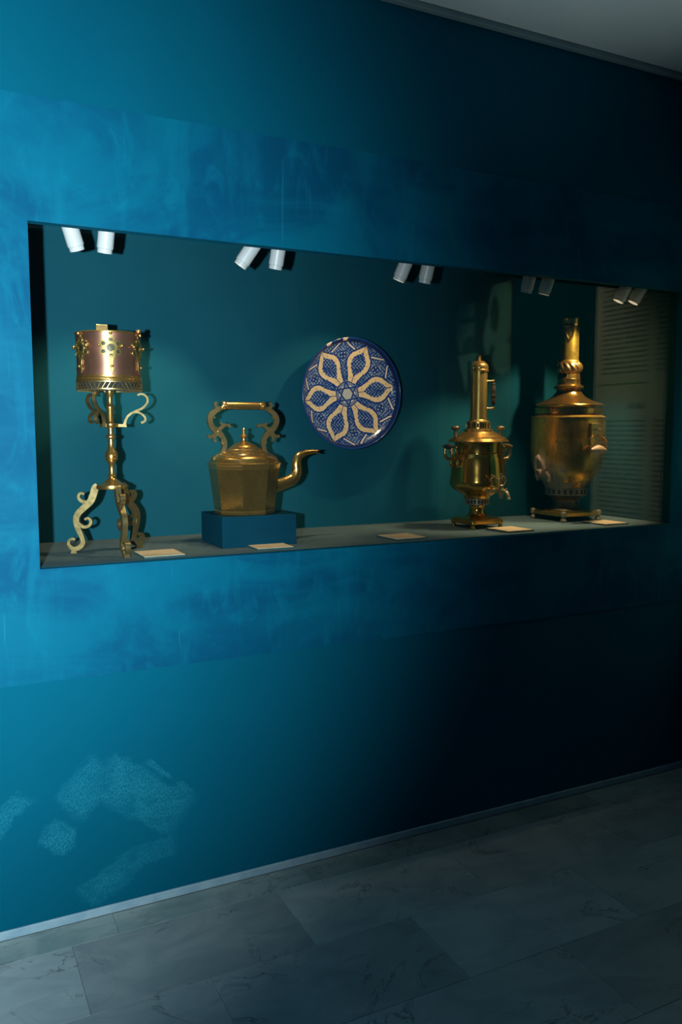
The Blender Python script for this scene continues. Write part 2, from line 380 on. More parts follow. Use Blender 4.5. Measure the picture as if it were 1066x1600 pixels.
# ================================================================== lighting in the case
tr = empty('lighting_track', ((WL+RX)/2, 0.12, 2.24))
G().box(-1.2, 1.2, -0.016, 0.016, -0.03, 0).build('rail', M['black'], tr, 0)
tag(tr, 'black lighting track along the top of the display case', 'track')
WARM = (1.0, 0.76, 0.44)
LZ = 1.912
lamps = [  # x, aim target, watts, cone, label
    (0.400, (0.60, 0.50, 1.30), 6, 74, 'white cylinder spotlight tilted to the right, first from the left end of the case'),
    (0.477, (0.500, 0.33, 1.60), 7.5, 80, 'white upright cylinder spotlight above the copper drum, second from the left'),
    (0.893, (0.62, 0.50, 1.30), 11, 70, 'white cylinder spotlight leaning sharply left above the kettle'),
    (1.012, (0.97, 0.33, 1.28), 11, 68, 'white upright cylinder spotlight above and right of the kettle'),
    (1.470, (1.40, 0.42, 1.56), 8, 70, 'white cylinder spotlight leaning left above the blue plate'),
    (1.575, (1.60, 0.26, 1.05), 5, 56, 'white upright cylinder spotlight right of the one leaning over the blue plate'),
    (2.024, (1.96, 0.36, 1.30), 12, 64, 'white upright cylinder spotlight, left one of the pair between the two samovars'),
    (2.109, (2.06, 0.36, 1.25), 12, 64, 'white upright cylinder spotlight, right one of the pair between the two samovars'),
    (2.490, (2.43, 0.34, 1.50), 19, 76, 'white cylinder spotlight leaning left with a glowing rim, second from the right end'),
    (2.570, (2.48, 0.36, 1.30), 14, 62, 'white cylinder spotlight leaning left, last at the right end of the case')]
LEAN = [(0.024, -0.069), (-0.004, -0.067), (-0.037, -0.060), (-0.005, -0.066), (-0.020, -0.065), (-0.006, -0.070), (-0.004, -0.070), (-0.010, -0.070), (-0.028, -0.070), (-0.029, -0.066)]
for (x, tgt, P, cone, lab), (lx, lz) in zip(lamps, LEAN):
    end = Vector((x, 0.125, LZ+0.006))
    d = Vector((lx, 0.020, lz)).normalized()
    top = end-d*0.15
    e = empty('spotlight', (top.x, 0.12, 2.21)); e0 = Vector(e.location)
    tag(e, lab, 'spotlight', 'spotlights along the top of the case')
    b = G(); b.lathe([(0.0205, 0.0), (0.0212, 0.0), (0.0212, 0.012), (0.0236, 0.0135), (0.0236, 0.146), (0.021, 0.15), (0.0, 0.15)], 32, end-e0, -d, cap0=False)
    b.lathe([(0.0, 0.010), (0.0195, 0.010), (0.0205, 0.0)], 32, end-e0, -d, cap1=False)
    b.build('body', M['white'], e, 30)
    G().tube([top-e0, (top-e0)*0.5+Vector((0, 0, 0.0)), Vector((0, 0, 0))], [0.006]*3, 10, 4).build('stem', M['white'], e)
    G().lathe([(0.0, 0.0), (0.018, 0.0), (0.018, 0.004), (0.0, 0.0045)], 24, end-e0-d*0.009, -d).build('lens', M['lens'], e)
    sp = spot('spotlight_beam', (end+d*0.004), tgt, P, WARM, cone, 0.55, 0.012); sp.parent = e; sp.matrix_parent_inverse = Matrix.Translation(-e0)

# ================================================================== copper drum on a scrolled tripod
def drum_stand():
    BX, BY = 0.500, 0.227
    e = empty('tripod_stand', (BX, BY, WB)); tag(e, 'copper drum with brass fretwork on a tall scrolled three-legged brass stand', 'stand')
    ppm = 502.9
    z = lambda py: (863-py)/504.8
    q = 5.33*ppm
    # --- column (zoom half widths at image rows)
    a = lambda y: z(490+y/5.33); b = lambda y: z(680+y/5.33)
    prof = [(128, b(432)), (130, b(425)), (128, b(402)), (108, b(398)), (96, b(392)), (70, b(375)), (48, b(358)), (32, b(346)), (27, b(336)), (36, b(330)), (38, b(322)), (28, b(314)),
            (24, b(300)), (23, b(260)), (26, b(225)), (34, b(212)), (38, b(205)), (36, b(200)), (50, b(194)), (52, b(180)), (46, b(174)), (52, b(168)), (52, b(150)), (47, b(145)), (51, b(138)), (46, b(124)), (34, b(104)), (26, b(85)), (23, b(50)),
            (24, b(18)), (36, b(10)), (44, b(2)), (44, a(1005)), (34, a(1000)), (24, a(990)), (22, a(960)), (25, a(936)), (58, a(932)), (62, a(926)), (62, a(904)), (56, a(898)), (30, a(895)), (26, a(888)), (29, a(880)), (29, a(790)), (34, a(775)), (34, a(762)), (26, a(752)),
            (22, a(735)), (21, a(700)), (26, a(670)), (32, a(655)), (34, a(632))]
    G().lathe([(r/q, h) for r, h in prof], 40).build('column', M['brass'], e, 35)
    # --- three scrolled legs cut from thick brass
    main = [(388, 405), (366, 425), (352, 470), (325, 535), (272, 588), (222, 638), (204, 690), (215, 760), (240, 825), (254, 880), (228, 922), (178, 938), (140, 905), (142, 868), (172, 850), (190, 862)]
    mw = [52, 58, 58, 56, 52, 50, 48, 44, 38, 36, 40, 36, 26, 22, 20, 16]
    up = [(285, 548), (246, 530), (228, 496), (246, 468), (276, 476)]; uw = [34, 26, 22, 20, 20]
    mid = [(222, 725), (262, 752), (305, 742), (324, 706), (300, 678), (272, 690)]; dw = [30, 26, 24, 22, 20, 18]
    foot = [(188, 925), (178, 950), (178, 975)]; fw = [50, 34, 54]
    for ang in (157.6, 38.0, -84.0):
        f0 = radial(R(ang))
        fm = lambda x, y, w: f0((500-x)/.985/q, b(y), w)
        l = G(); T = 0.0165
        l.stroke([(p[0], p[1]) for p in main], mw, T, fm); l.stroke(up, uw, T*.98, fm); l.stroke(mid, dw, T*.97, fm); l.stroke(foot, fw, T*1.02, fm, 4)
        l.build('leg', M['brass_pale'], e, 35)
    # --- three S-shaped brackets under the drum
    br = [(604, 930), (606, 890), (634, 835), (695, 797), (755, 768), (794, 718), (786, 674), (748, 652), (712, 664)]
    br2 = [(655, 812), (715, 806), (764, 838), (772, 874), (738, 895)]
    for ang in (-4, -124, 116):
        f1 = radial(R(ang))
        fm = lambda x, y, w: f1((x-490)/q, a(y), w)
        l = G(); l.stroke(br, [30, 20, 18, 18, 18, 17, 17, 16, 15], 0.011, fm); l.stroke(br2, [14, 17, 17, 18, 20], 0.0108, fm)
        l.stroke([(545, 917), (580, 917), (612, 917)], [24, 24, 26], 0.012, fm, 3)
        l.build('bracket', M['brass_pale'], e, 35)
    # --- drum
    zz = lambda y: z(500+y/8.2); qq = 8.2*ppm
    body = [(0, zz(760)), (390, zz(760)), (394, zz(735)), (394, zz(700)), (391, zz(600)), (391, zz(450)), (395, zz(300)), (401, zz(205)), (405, zz(185)), (405, zz(180)), (0, zz(178))]
    G().lathe([(r/qq, h) for r, h in body], 72).build('drum', M['copper'], e, 35)
    rim = [(396, zz(196)), (410, zz(192)), (414, zz(182)), (410, zz(172)), (396, zz(170)), (380, zz(174))]
    G().lathe([(r/qq, h) for r, h in rim], 72, cap0=False, cap1=False).build('rim', M['brass'], e, 50)
    bd = [(392, zz(708)), (401, zz(712)), (401, zz(738)), (397, zz(745)), (405, zz(752)), (409, zz(764)), (405, zz(776)), (398, zz(784)), (386, zz(786))][::-1]
    G().lathe([(r/qq, h) for r, h in bd], 72, cap0=False, cap1=False).build('band', M['brass'], e, 40)
    # --- pierced lattice gallery hanging under the drum
    la = G(); n = 44; r0 = 401/qq
    for k in range(n):
        for s in (1, -1):
            pts = []
            for i in range(6):
                t = i/5; th = 2*PI*(k+s*t*1.0)/n
                pts.append((r0*math.cos(th), r0*math.sin(th), zz(787)+(zz(884)-zz(787))*t))
            la.tube(pts, 0.0011, 5, 0)
    for zc, rr in ((zz(789), 0.0016), (zz(880), 0.0018)):
        la.lathe([(r0-rr, zc-rr), (r0+rr, zc-rr), (r0+rr, zc+rr), (r0-rr, zc+rr), (r0-rr, zc-rr)], 72, cap0=False, cap1=False)
    for k in range(n*2):
        th = PI*(k+.5)/n; la.ball((r0*math.cos(th), r0*math.sin(th), zz(890)), 0.0017, seg=6, rings=4)
    la.build('lattice', M['brass_pale'], e, 40)
    G().lathe([(.0925, zz(868)), (.0925, zz(790))], 48, cap0=False, cap1=False).build('gap_shade_skirt', M['gap_shade'], e, 40)  # added dark sheet, painted shade for the lattice gaps
    G().lathe([(0.0, zz(800)), (.06, zz(800)), (.06, zz(765)), (0, zz(764))], 32).build('fuel_cup', M['dark_metal'], e, 40)
    # --- six pierced plaques riveted round the drum
    for k in range(6):
        A = R(-97+60*k); rb = 395/qq
        def fm(u, v, w, A=A): 
            th = A+u/rb; r = rb+0.0016+w; return (r*math.cos(th), r*math.sin(th), zz(380)+v)
        sc = 1/qq
        l = G(); T = 0.0030
        circ = lambda cx, cy, r, m=12: [(cx+r*math.cos(2*PI*i/m)*sc if False else (cx+r*math.cos(2*PI*i/m))*sc, (cy+r*math.sin(2*PI*i/m))*sc) for i in range(m)]
        l.stroke(circ(0, 0, 62), 30*sc, T, fm, 4, True)
        for j in range(6):
            t = PI/6+j*PI/3
            l.stroke(circ(98*math.cos(t), 98*math.sin(t), 34, 8), 20*sc, T*.9, fm, 3, True)
        l.stroke([(0, 130*sc), (0, 160*sc), (0, 182*sc)], [18*sc, 30*sc, 74*sc], T*.9, fm, 3)
        l.stroke([(0, -95*sc), (0, -140*sc), (2*sc, -200*sc), (6*sc, -250*sc), (8*sc, -300*sc)], [105*sc, 60*sc, 38*sc, 52*sc, 14*sc], T*.9, fm, 4)
        pl = l.build('plaque', M['plaque'], e, 40)
        for j in range(6):
            t = PI/6+j*PI/3; hx, hy = 98*math.cos(t), 98*math.sin(t)
            hd = G(); hd.ring_loop([[fm((hx+rr*math.cos(2*PI*i/12))*sc, (hy+rr*math.sin(2*PI*i/12))*sc, ww) for i in range(12)] for rr, ww in ((32, -0.0012), (2, -0.0008))], True, False, True)
            hd.build('inset', M['dark_metal'], pl)
        disc = G(); 
        disc.ring_loop([[fm(46*sc*math.cos(2*PI*i/16), 46*sc*math.sin(2*PI*i/16), -0.0012) for i in range(16)], [fm(2*sc*math.cos(2*PI*i/16), 2*sc*math.sin(2*PI*i/16), -0.0006) for i in range(16)]], True, False, True)
        disc.build('inset', M['dark_metal'], pl)
        for (u, v) in ((-128, 22), (128, 22), (0, 172), (6, -225)):
            p0 = Vector(fm(u*sc, v*sc, 0)); d = Vector((math.cos(A+u*sc/rb), math.sin(A+u*sc/rb), 0))
            kb = G(); kb.tube([p0-d*.002, p0+d*.005], [0.0016, 0.0016], 6, 0); kb.ball(p0+d*.007, 0.0046, seg=10, rings=6); kb.build('rivet_knob', M['brass'], pl, 60)
    # --- lid block and ball knob on the rim
    blk = G(); A = R(-101-16); c = Vector((math.cos(A), math.sin(A), 0))*0.066
    blk.box(c.x-.0165, c.x+.0165, c.y-.007, c.y+.007, zz(185), zz(92), .0018); blk.build('lid_block', M['brass_pale'], e, 30)
    A = R(-101+74); c = Vector((math.cos(A), math.sin(A), 0))*0.094
    kb = G(); kb.lathe([(.004, zz(190)), (.0036, zz(172)), (.0062, zz(166)), (.0088, zz(150)), (.0085, zz(130)), (.005, zz(120)), (0, zz(117))], 16, (c.x, c.y, 0)); kb.build('lid_knob', M['brass_pale'], e, 40)
drum_stand()

# ================================================================== plinth and octagonal kettle
PZ = 0.1025
tag(G().box(0.832, 1.093, 0.155, 0.382, WB, WB+PZ, 0.0015).build('plinth_block', M['block'], smooth=0), 'low blue painted block under the octagonal brass kettle', 'plinth')
def kettle():
    e = empty('kettle', (0.950, 0.268, WB+PZ)); tag(e, 'octagonal brass kettle with bent spout and scrolled handle on the blue block', 'kettle')
    q = 4.442*458.8
    z = lambda y: max(0.0, (857-y)/4.442/459.5)
    OC = math.cos(PI/8)
    def shape(ks):
        def f(th, i):
            t = (th % (PI/4))-PI/8        # faces point along the axes: vertices at 22.5 deg + 45k
            t = ((th+PI/8) % (PI/4))-PI/8
            return 1+(OC/math.cos(t)-1)*ks[i]
        return f
    def oct_lathe(rows, seg=64):
        return G().lathe([(r/q, z(y)) for r, y, k in rows], seg, shape=shape([k for r, y, k in rows]))
    R0 = 250
    rows = [(206, 857, 1), (210, 853, 1), (212, 838, 1), (208, 832, 1), (207, 826, 1), (211, 815, 1), (228, 660, 1), (242, 553, 1), (243, 548, 1), (246, 540, 1), (246, 530, 1), (250, 522, 1), (254, 514, 1), (254, 508, 1), (246, 504, .9)]
    oct_lathe(rows[4:9]).build('body', M['brass_old'], e, 25)
    oct_lathe(rows[:5]).build('base_ring', M['brass'], e, 25)
    oct_lathe(rows[8:]).build('body_rim', M['brass'], e, 25)
    sh = [(243, 506, .95), (240, 498, .7), (236, 490, .5), (231, 478, .35), (222, 468, .2), (205, 458, .1), (192, 452, 0), (180, 448, 0)]
    oct_lathe(sh).build('shoulder', M['brass'], e, 30)
    lid = [(176, 452), (176, 446), (168, 442), (150, 436), (148, 430), (138, 426), (122, 418), (118, 411), (106, 406), (90, 396), (86, 390), (72, 382), (52, 372), (34, 364), (20, 358), (13, 350), (13, 344), (18, 338), (31, 330), (33, 324), (24, 317), (14, 310), (10, 302), (9, 292), (12, 282), (16, 276), (12, 271), (0, 270)]
    G().lathe([(r/q, z(y)) for r, y in lid], 48).build('lid', M['brass'], e, 30)
    # spout along +x, a bent six-sided tube
    X = lambda x: (x-407)/q/0.95
    sp = G()
    path = [(590, 688), (640, 672), (700, 655), (758, 628), (786, 580), (784, 520), (800, 472), (846, 446), (900, 437), (940, 436)]
    rad = [50, 46, 43, 42, 41, 38, 32, 22, 16, 13]
    sp.tube([(X(x), 0, z(y)) for x, y in path], [r/q for r in rad], 8, 6, 0.85)
    so = sp.build('spout', M['brass_old'], e, 50)
    tp = G()
    tp.tube([(X(925), 0, z(428)), (X(962), 0, z(427))], [7/q, 3/q], 6, 0); tp.tube([(X(925), 0, z(446)), (X(960), 0, z(450))], [7/q, 3/q], 6, 0)
    tp.build('spout_lips', M['dark_metal'], so)
    # scrolled handle posts in the plane of the spout
    def post(s):
        fm = lambda x, y, w: (s*(x-407)/q/0.95, w, z(y))
        l = G(); T = 0.0135
        l.stroke([(280, 128), (235, 140), (192, 172), (176, 215), (192, 262), (226, 292), (258, 328), (274, 370), (264, 420), (246, 452), (215, 468)], [20, 30, 36, 34, 34, 44, 32, 28, 26, 28, 34], T, fm)
        l.stroke([(252, 136), (222, 126), (212, 108), (224, 94)], [22, 18, 15, 17], T*.9, fm, 5)
        l.stroke([(180, 190), (198, 192), (212, 200)], [24, 18, 8], T*.9, fm, 4)
        l.stroke([(232, 292), (205, 308), (185, 326), (158, 324)], [30, 22, 18, 22], T*.92, fm, 5)
        l.stroke([(222, 305), (206, 330), (204, 350), (214, 362)], [22, 18, 16, 14], T*.9, fm, 5)
        l.stroke([(226, 292), (246, 270), (272, 250), (300, 248), (312, 264)], [32, 24, 20, 18, 18], T*.92, fm, 5)
        l.stroke([(256, 268), (260, 248), (246, 232)], [20, 16, 12], T*.9, fm, 5)
        l.stroke([(266, 350), (254, 366), (262, 378)], [16, 14, 12], T*.85, fm, 4)
        l.ball(fm(228, 294, 0), .0055, .0085, .0055, 10, 6)
        l.stroke([(245, 455), (215, 466), (190, 474)], [24, 22, 20], T*1.6, fm, 4)
        l.build('handle_post', M['brass_pale'], e, 35)
    post(1); post(-1)
    gp = G(); y0 = z(115)
    L = 140/q/.95
    pr = [(16, -L-.004), (26, -L-.004), (30, -L), (30, -L+.004), (25, -L+.006), (29, -L+.009), (25, -L+.012)]
    n = 22
    for i in range(n*2): 
        t = -L+.013+(2*L-.026)*i/(n*2-1); pr.append((26.5 if i % 2 else 25.2, t))
    pr += [(25, L-.012), (29, L-.009), (25, L-.006), (30, L-.004), (30, L), (26, L+.004), (16, L+.004)]
    gp.lathe([(r/q, h) for r, h in pr], 28, (0, 0, y0), (1, 0, 0)); gp.build('grip', M['brass'], e, 30)
kettle()

# ================================================================== blue and cream plate
def plate():
    RR = 0.214
    e = empty('decorated_plate', (1.4623, 0.45, 1.5447)); tag(e, 'round blue and cream glazed plate with six petals, standing off the back wall', 'plate')
    prof = [(0.0, .050), (.10, .0485), (.14, .043), (.17, .035), (.188, .027), (.196, .021), (.204, .007), (.2105, 0.0)]
    def depth(r):
        for (r0, d0), (r1, d1) in zip(prof, prof[1:]):
            if r <= r1: return d0+(d1-d0)*(r-r0)/(r1-r0)
        return prof[-1][1]
    CREAM = (0.58, 0.42, 0.235); BLUE = (0.006, 0.028, 0.135); MID = (0.010, 0.042, 0.17); PALE = (0.27, 0.29, 0.32); DARK = (0.006, 0.018, 0.08)
    def lerp(tab, u):
        if u <= tab[0][0] or u >= tab[-1][0]: return -1.0
        for (a, b), (c, d) in zip(tab, tab[1:]):
            if u <= c: return b+(d-b)*(u-a)/(c-a)
    outer = [(.235, .085), (.30, .10), (.42, .155), (.51, .212), (.57, .232), (.65, .235), (.73, .205), (.81, .125), (.88, .058), (.94, 0.0)]
    inner = [(.34, 0.0), (.40, .045), (.48, .105), (.54, .138), (.64, .145), (.70, .12), (.76, .06), (.82, 0.0)]
    def speck(x, y, s, th=0.0):
        v = math.sin(x*s+2.2*math.sin(y*s*0.8))+math.sin(y*s*1.07+2.1*math.sin(x*s*0.9+1.0)); return v > th
    def seg_d(px, py, a, b):
        ax, ay = a; bx, by = b; t = max(0, min(1, ((px-ax)*(bx-ax)+(py-ay)*(by-ay))/((bx-ax)**2+(by-ay)**2)))
        return math.hypot(px-ax-(bx-ax)*t, py-ay-(by-ay)*t)
    rot = R(9)
    bars = []
    for s in (1, -1): bars.append(((.83*math.cos(s*R(16.5)), .83*math.sin(s*R(16.5))), (.935*math.cos(s*R(4.5)), .935*math.sin(s*R(4.5)))))
    def colour(x, y):
        r = math.hypot(x, y); th = math.atan2(y, x)
        if r > .945: return DARK if r < .985 else MID
        k = round((th-rot)/(PI/3)); t = th-rot-k*PI/3
        u, v = r*math.cos(t), r*math.sin(t)
        wob = .006*math.sin(u*95)
        if r < .235:
            if r > .218: return BLUE
            hx = th-rot-PI/6; sx, sy = r*math.cos(hx), r*math.sin(hx)
            # six-pointed star of crossing lines
            best = 1
            for i in range(6):
                a = i*PI/3; d = abs(sx*math.cos(a)+sy*math.sin(a)-.108); best = min(best, d)
            if best < .013: return BLUE
            m = max(sx*math.cos(i*PI/3)+sy*math.sin(i*PI/3) for i in range(6))
            if m < .108: return (0.30, 0.30, 0.28) if speck(x, y, 150) else (0.42, 0.40, 0.35)
            cnt = sum(1 for i in range(6) if sx*math.cos(i*PI/3)+sy*math.sin(i*PI/3) > .108)
            if cnt == 2 and r < .168: return (.58, .52, .42)
            return MID if speck(x, y, 210) else PALE
        ho = lerp(outer, u)
        if ho > 0:
            ho += wob*.5
            if abs(v) < ho:
                hi = lerp(inner, u)
                if hi > 0 and abs(v) < hi+wob: return BLUE if speck(x, y, 95, -.75) else (.20, .25, .34)
                if abs(v) < .007 and (u < .37 or u > .81): return DARK
                for du, dv in ((.31, .045), (.46, .165), (.62, .178), (.80, .075)):
                    if abs(math.hypot(u-du, abs(v)-dv)) < .011: return (.22, .16, .10)
                return CREAM
            if abs(v) < ho+.03: return BLUE
        elif .945 <= u < .965 and abs(v) < .02: return BLUE
        # between the petals
        k2 = math.floor((th-rot)/(PI/3)); t2 = th-rot-(k2+.5)*PI/3
        a, b = r*math.cos(t2), r*math.sin(t2)
        for B in bars:
            d = seg_d(a, b, *B)
            if d < .0135: return (.55, .47, .36)
            if d < .032: return BLUE
        if a > .60:
            d4 = min(math.hypot(a-.725-dx*.032, b-dy*.032) for dx in (-1, 1) for dy in (-1, 1))
            if d4 < .016: return PALE
            if d4 < .042: return BLUE
            if abs(abs(a-.725)+abs(b)*1.0-.115) < .008: return (.22, .25, .29)
        if a > .26 and a < .60 and abs(abs(b)-.022-max(0, (a-.45)*.25)) < .008: return MID
        return (MID if speck(x, y, 95, -.5) else (.22, .26, .32)) if not (abs(b) > .24 and speck(x, y, 60, 1.2)) else BLUE
    NR, NA = 190, 620
    v = []; cols = []; f = []
    for i in range(NR+1):
        r = .2105*(i/NR)
        for j in range(NA):
            th = 2*PI*j/NA
            v.append((r*math.cos(th), depth(r), r*math.sin(th)))
            cols.append(colour(r*math.cos(th)/.2105, r*math.sin(th)/.2105))
    for i in range(NR):
        for j in range(NA):
            a = i*NA+j; b = i*NA+(j+1) % NA; f.append((a, b, b+NA, a+NA))
    # turned-over rim, back and foot ring
    base = len(v); back = [(.2130, .0004), (.2140, .0025), (.2128, .006), (.205, .014), (.185, .033), (.155, .050), (.11, .060), (.085, .063), (.083, .074), (.075, .074), (.073, .062), (.001, .062)]
    last = NR*NA
    for r, d in back:
        nb = len(v)
        for j in range(NA):
            th = 2*PI*j/NA; v.append((r*math.cos(th), d, r*math.sin(th)))
            dg = math.degrees(th) % 360
            chip = r > .2125 and (abs(dg-99) < 3.2 or abs(dg-107) < 2 or abs(dg-119) < 3.0)
            cols.append((.72, .52, .34) if chip else (MID if r > .2125 else (0.02, 0.06, 0.16)))
        for j in range(NA): f.append((last+j, last+(j+1) % NA, nb+(j+1) % NA, nb+j))
        last = nb
    for i in range(NR-6, NR+1):       # chipped glaze reaching over the lip
        for j in range(NA):
            dg = 360*j/NA
            if abs(dg-99) < 2.6 or abs(dg-119) < 2.4: cols[i*NA+j] = (.72, .52, .34)
    me = bpy.data.meshes.new('dish'); me.from_pydata(v, [], f)
    at = me.color_attributes.new('glaze', 'FLOAT_COLOR', 'POINT')
    at.data.foreach_set('color', [c for col in cols for c in (*col, 1.0)])
    m = NT('painted_blue_glaze'); ca = m.n.new('ShaderNodeVertexColor'); ca.layer_name = 'glaze'
    m.set(Base_Color=ca.outputs[0], Roughness=0.16); m.b.inputs['Specular IOR Level'].default_value = 0.4
    m.bump(m.noise(m.coord(), 26, 3), 0.10, 0.004)
    me.materials.append(m.m); me.shade_smooth()
    o = bpy.data.objects.new('dish', me); C.objects.link(o); o.parent = e
    h = G(); h.lathe([(.03, .073), (.03, .113), (.034, .1135), (.034, .115), (0, .115)], 24, (0, 0, 0), (0, 1, 0)); h.lathe([(.0, .06), (.02, .06), (.03, .073)], 24, (0, 0, 0), (0, 1, 0))
    h.build('wall_mount', M['dark_metal'], e, 40)
plate()

# ================================================================== slender samovar
def samovar_slender():
    e = empty('samovar', (1.941, 0.297, WB)); tag(e, 'slender brass samovar with tall capped chimney and small tap', 'samovar', 'samovars at the right of the case')
    q = 6.6625*394.2
    zt = lambda y: (823-(540+y/6.6625))/395.7
    zb = lambda y: (823-(680+y/6.6625))/395.7
    # foot: square plate on four bracket feet
    bp = G(); h = .074; b2 = .058
    def sq(hh, zz, ch): return [(hh-ch, -hh, zz), (hh, -hh+ch, zz), (hh, hh-ch, zz), (hh-ch, hh, zz), (-hh+ch, hh, zz), (-hh, hh-ch, zz), (-hh, -hh+ch, zz), (-hh+ch, -hh, zz)]
    bp.ring_loop([sq(h-.003, .016, .006), sq(h, .019, .006), sq(h, .033, .006), sq(h-.003, .036, .006), sq(b2, .041, .006)])
    bp.build('base_plate', M['brass_samovar'], e, 30)
    for sx in (-1, 1):
        for sy in (-1, 1):
            ft = G(); c = h-.010
            ft.lathe([(.0095, 0), (.011, .003), (.008, .009), (.006, .013), (.0105, .017), (.0115, .030), (.009, .034), (0, .035)], 14, (sx*(c+.002), sy*(c+.002), 0)); ft.build('foot', M['brass_samovar'], e, 40)
    stem = [(170, .036), (165, zb(852)), (148, zb(845)), (120, zb(832)), (98, zb(818)), (86, zb(800)), (80, zb(775)), (80, zb(740)), (84, zb(724)), (100, zb(716)), (128, zb(712))]
    G().lathe([(r/q, z) for r, z in stem], 48).build('stem', M['brass_samovar'], e, 35)
    def gallery(name, r, z0, z1, n, mat, parent, rows=1, duty=.5, skirt=.6):
        """pierced ring: a wall with real openings round a dark core"""
        t = .0022; gg = G(); zs = []
        pad = (z1-z0)*.2; cell = (z1-z0-2*pad)/rows
        zs = [(z0, z0+pad, False)]
        for k in range(rows):
            a = z0+pad+k*cell; zs += [(a, a+cell*.74, True), (a+cell*.74, a+cell, False)] if rows > 1 else [(a, a+cell, True)]
        zs += [(z0+pad+rows*cell, z1, False)]
        for za, zc, pierced in zs:
            if zc-za < 1e-5: continue
            if not pierced:
                gg.lathe([(r-t, za), (r, za), (r, zc), (r-t, zc), (r-t, za)], n*2, cap0=False, cap1=False)
            else:
                for k in range(n):
                    a0 = 2*PI*k/n; a1 = a0+2*PI/n*(1-duty)
                    gg.ring_loop([[(rr*math.cos(a), rr*math.sin(a), zz) for rr, zz in ((r-t, za), (r, za), (r, zc), (r-t, zc))] for a in (a0, (a0+a1)/2, a1)])
        o = gg.build(name, mat, parent, 40)
        G().lathe([(r-.007, z0), (r-.007, z1)], 32).build('shade_core', M['gap_shade'], o)  # near-black cylinder paints the shade seen through the openings
        return o
    samovar_slender.gallery = gallery
    gallery('lower_gallery', 131/q, zb(712), zb(650), 22, M['iron_brass'], e)
    body = [(128, zb(652)), (136, zb(645)), (142, zb(632)), (146, zb(620)), (172, zb(604)), (186, zb(590)), (225, zb(572)), (258, zb(550)), (280, zb(522)), (290, zb(492)), (288, zb(460)), (280, zb(400)), (272, zb(320)), (264, zb(240)), (256, zb(200)), (250, zb(190)), (250, zb(178)), (240, zb(174)), (236, zb(168)), (238, zb(100)), (246, zb(74)), (250, zb(62))]
    G().lathe([(r/q, z) for r, z in body], 72).build('body', M['brass_samovar'], e, 35)
    lid = [(250, zb(64)), (312, zb(60)), (318, zb(55)), (312, zb(47)), (298, zt(962)), (284, zt(956)), (280, zt(948)), (262, zt(942)), (254, zt(934)), (222, zt(922)), (214, zt(914)), (192, zt(904)), (182, zt(894)), (160, zt(888)), (156, zt(880)), (152, zt(868)), (136, zt(862)), (126, zt(858))]
    G().lathe([(r/q, z) for r, z in lid], 72).build('lid', M['brass'], e, 28)
    gallery('upper_gallery', 122/q, zt(858), zt(786), 26, M['brass'], e)
    chim = [(108, zt(790)), (116, zt(786)), (112, zt(778)), (94, zt(772)), (88, zt(764)), (86, zt(700)), (85, zt(500)), (85, zt(290)), (86, zt(272)), (94, zt(268))]
    G().lathe([(r/q, z) for r, z in chim], 48).build('chimney', M['brass_satin'], e, 35)
    cap = [(90, zt(272)), (97, zt(266)), (98, zt(258)), (94, zt(250)), (92, zt(244)), (94, zt(238)), (92, zt(204)), (86, zt(196)), (76, zt(184)), (70, zt(180)), (66, zt(176)), (48, zt(164)), (30, zt(158)), (17, zt(154)), (16, zt(110)), (18, zt(106)), (14, zt(104)), (0, zt(104))]
    G().lathe([(r/q, z) for r, z in cap], 40).build('chimney_cap', M['brass'], e, 35)
    # chimney handle: two arms and a turned dark grip
    A = R(-24); ca, sa = math.cos(A), math.sin(A)
    P = lambda r, z: (r*ca/q, r*sa/q, z)
    for y, rr in ((365, 15), (645, 12)):
        a = G(); a.tube([P(78, zt(y)), P(110, zt(y)), P(150, zt(y))], [rr*.9/q, rr*.75/q, rr/q], 10, 4); a.lathe([(0, -.006), (.0035, -.006), (.0052, -.002), (.0052, .004), (.003, .006), (0, .0065)], 14, P(152, zt(y)))
        a.build('chimney_handle_arm', M['brass_pale'], e, 40)
    gr = [(8, zt(622)), (13, zt(612)), (22, zt(590)), (26, zt(560)), (24, zt(535)), (28, zt(530)), (28, zt(512)), (24, zt(506)), (26, zt(480)), (24, zt(450)), (18, zt(420)), (12, zt(400)), (18, zt(394)), (14, zt(385))]
    gx = P(152, 0); G().lathe([(r/q, z) for r, z in gr], 16, (gx[0], gx[1], 0)).build('chimney_handle_grip', M['wood_dark'], e, 40)
    # two mushroom knobs on the lid, on the axis of the handles
    for s in (-1, 1):
        kx = s*285/q
        k = G(); k.lathe([(16, zt(945)), (17, zt(905)), (14, zt(885)), (16, zt(876)), (30, zt(868)), (44, zt(856)), (46, zt(846)), (40, zt(834)), (24, zt(826)), (0, zt(824))] and [(r/q, z) for r, z in [(16, zt(945)), (17, zt(905)), (14, zt(885)), (16, zt(876)), (30, zt(868)), (44, zt(856)), (46, zt(846)), (40, zt(834)), (24, zt(826)), (0, zt(824))]], 16, (kx, 0, 0))
        k.build('lid_knob', M['stem_dark'], e, 40)
    # side handles along x: a pair of curled arms and a spindle grip lying along y
    for s in (-1, 1):
        ho = []
        for dy in (-.021, .021):
            a = G()
            pts = [(262, 300), (285, 312), (300, 285), (292, 262), (300, 240), (338, 232), (366, 190), (368, 150), (364, 112)]
            a.tube([(s*r/q, dy*(1+.15*(i > 4)), zb(y)) for i, (r, y) in enumerate(pts)], [.004, .0052, .0062, .0062, .0062, .0065, .006, .0052, .0055], 10, 5)
            pts2 = [(262, 215), (290, 190), (312, 150), (300, 118), (275, 108)]
            a.tube([(s*r/q, dy*.9, zb(y)) for r, y in pts2], [.004, .005, .0052, .0046, .004], 8, 5)
            ho.append(a.build('side_handle_arm', M['brass_old' if s < 0 else 'brass_pale'], e, 50))
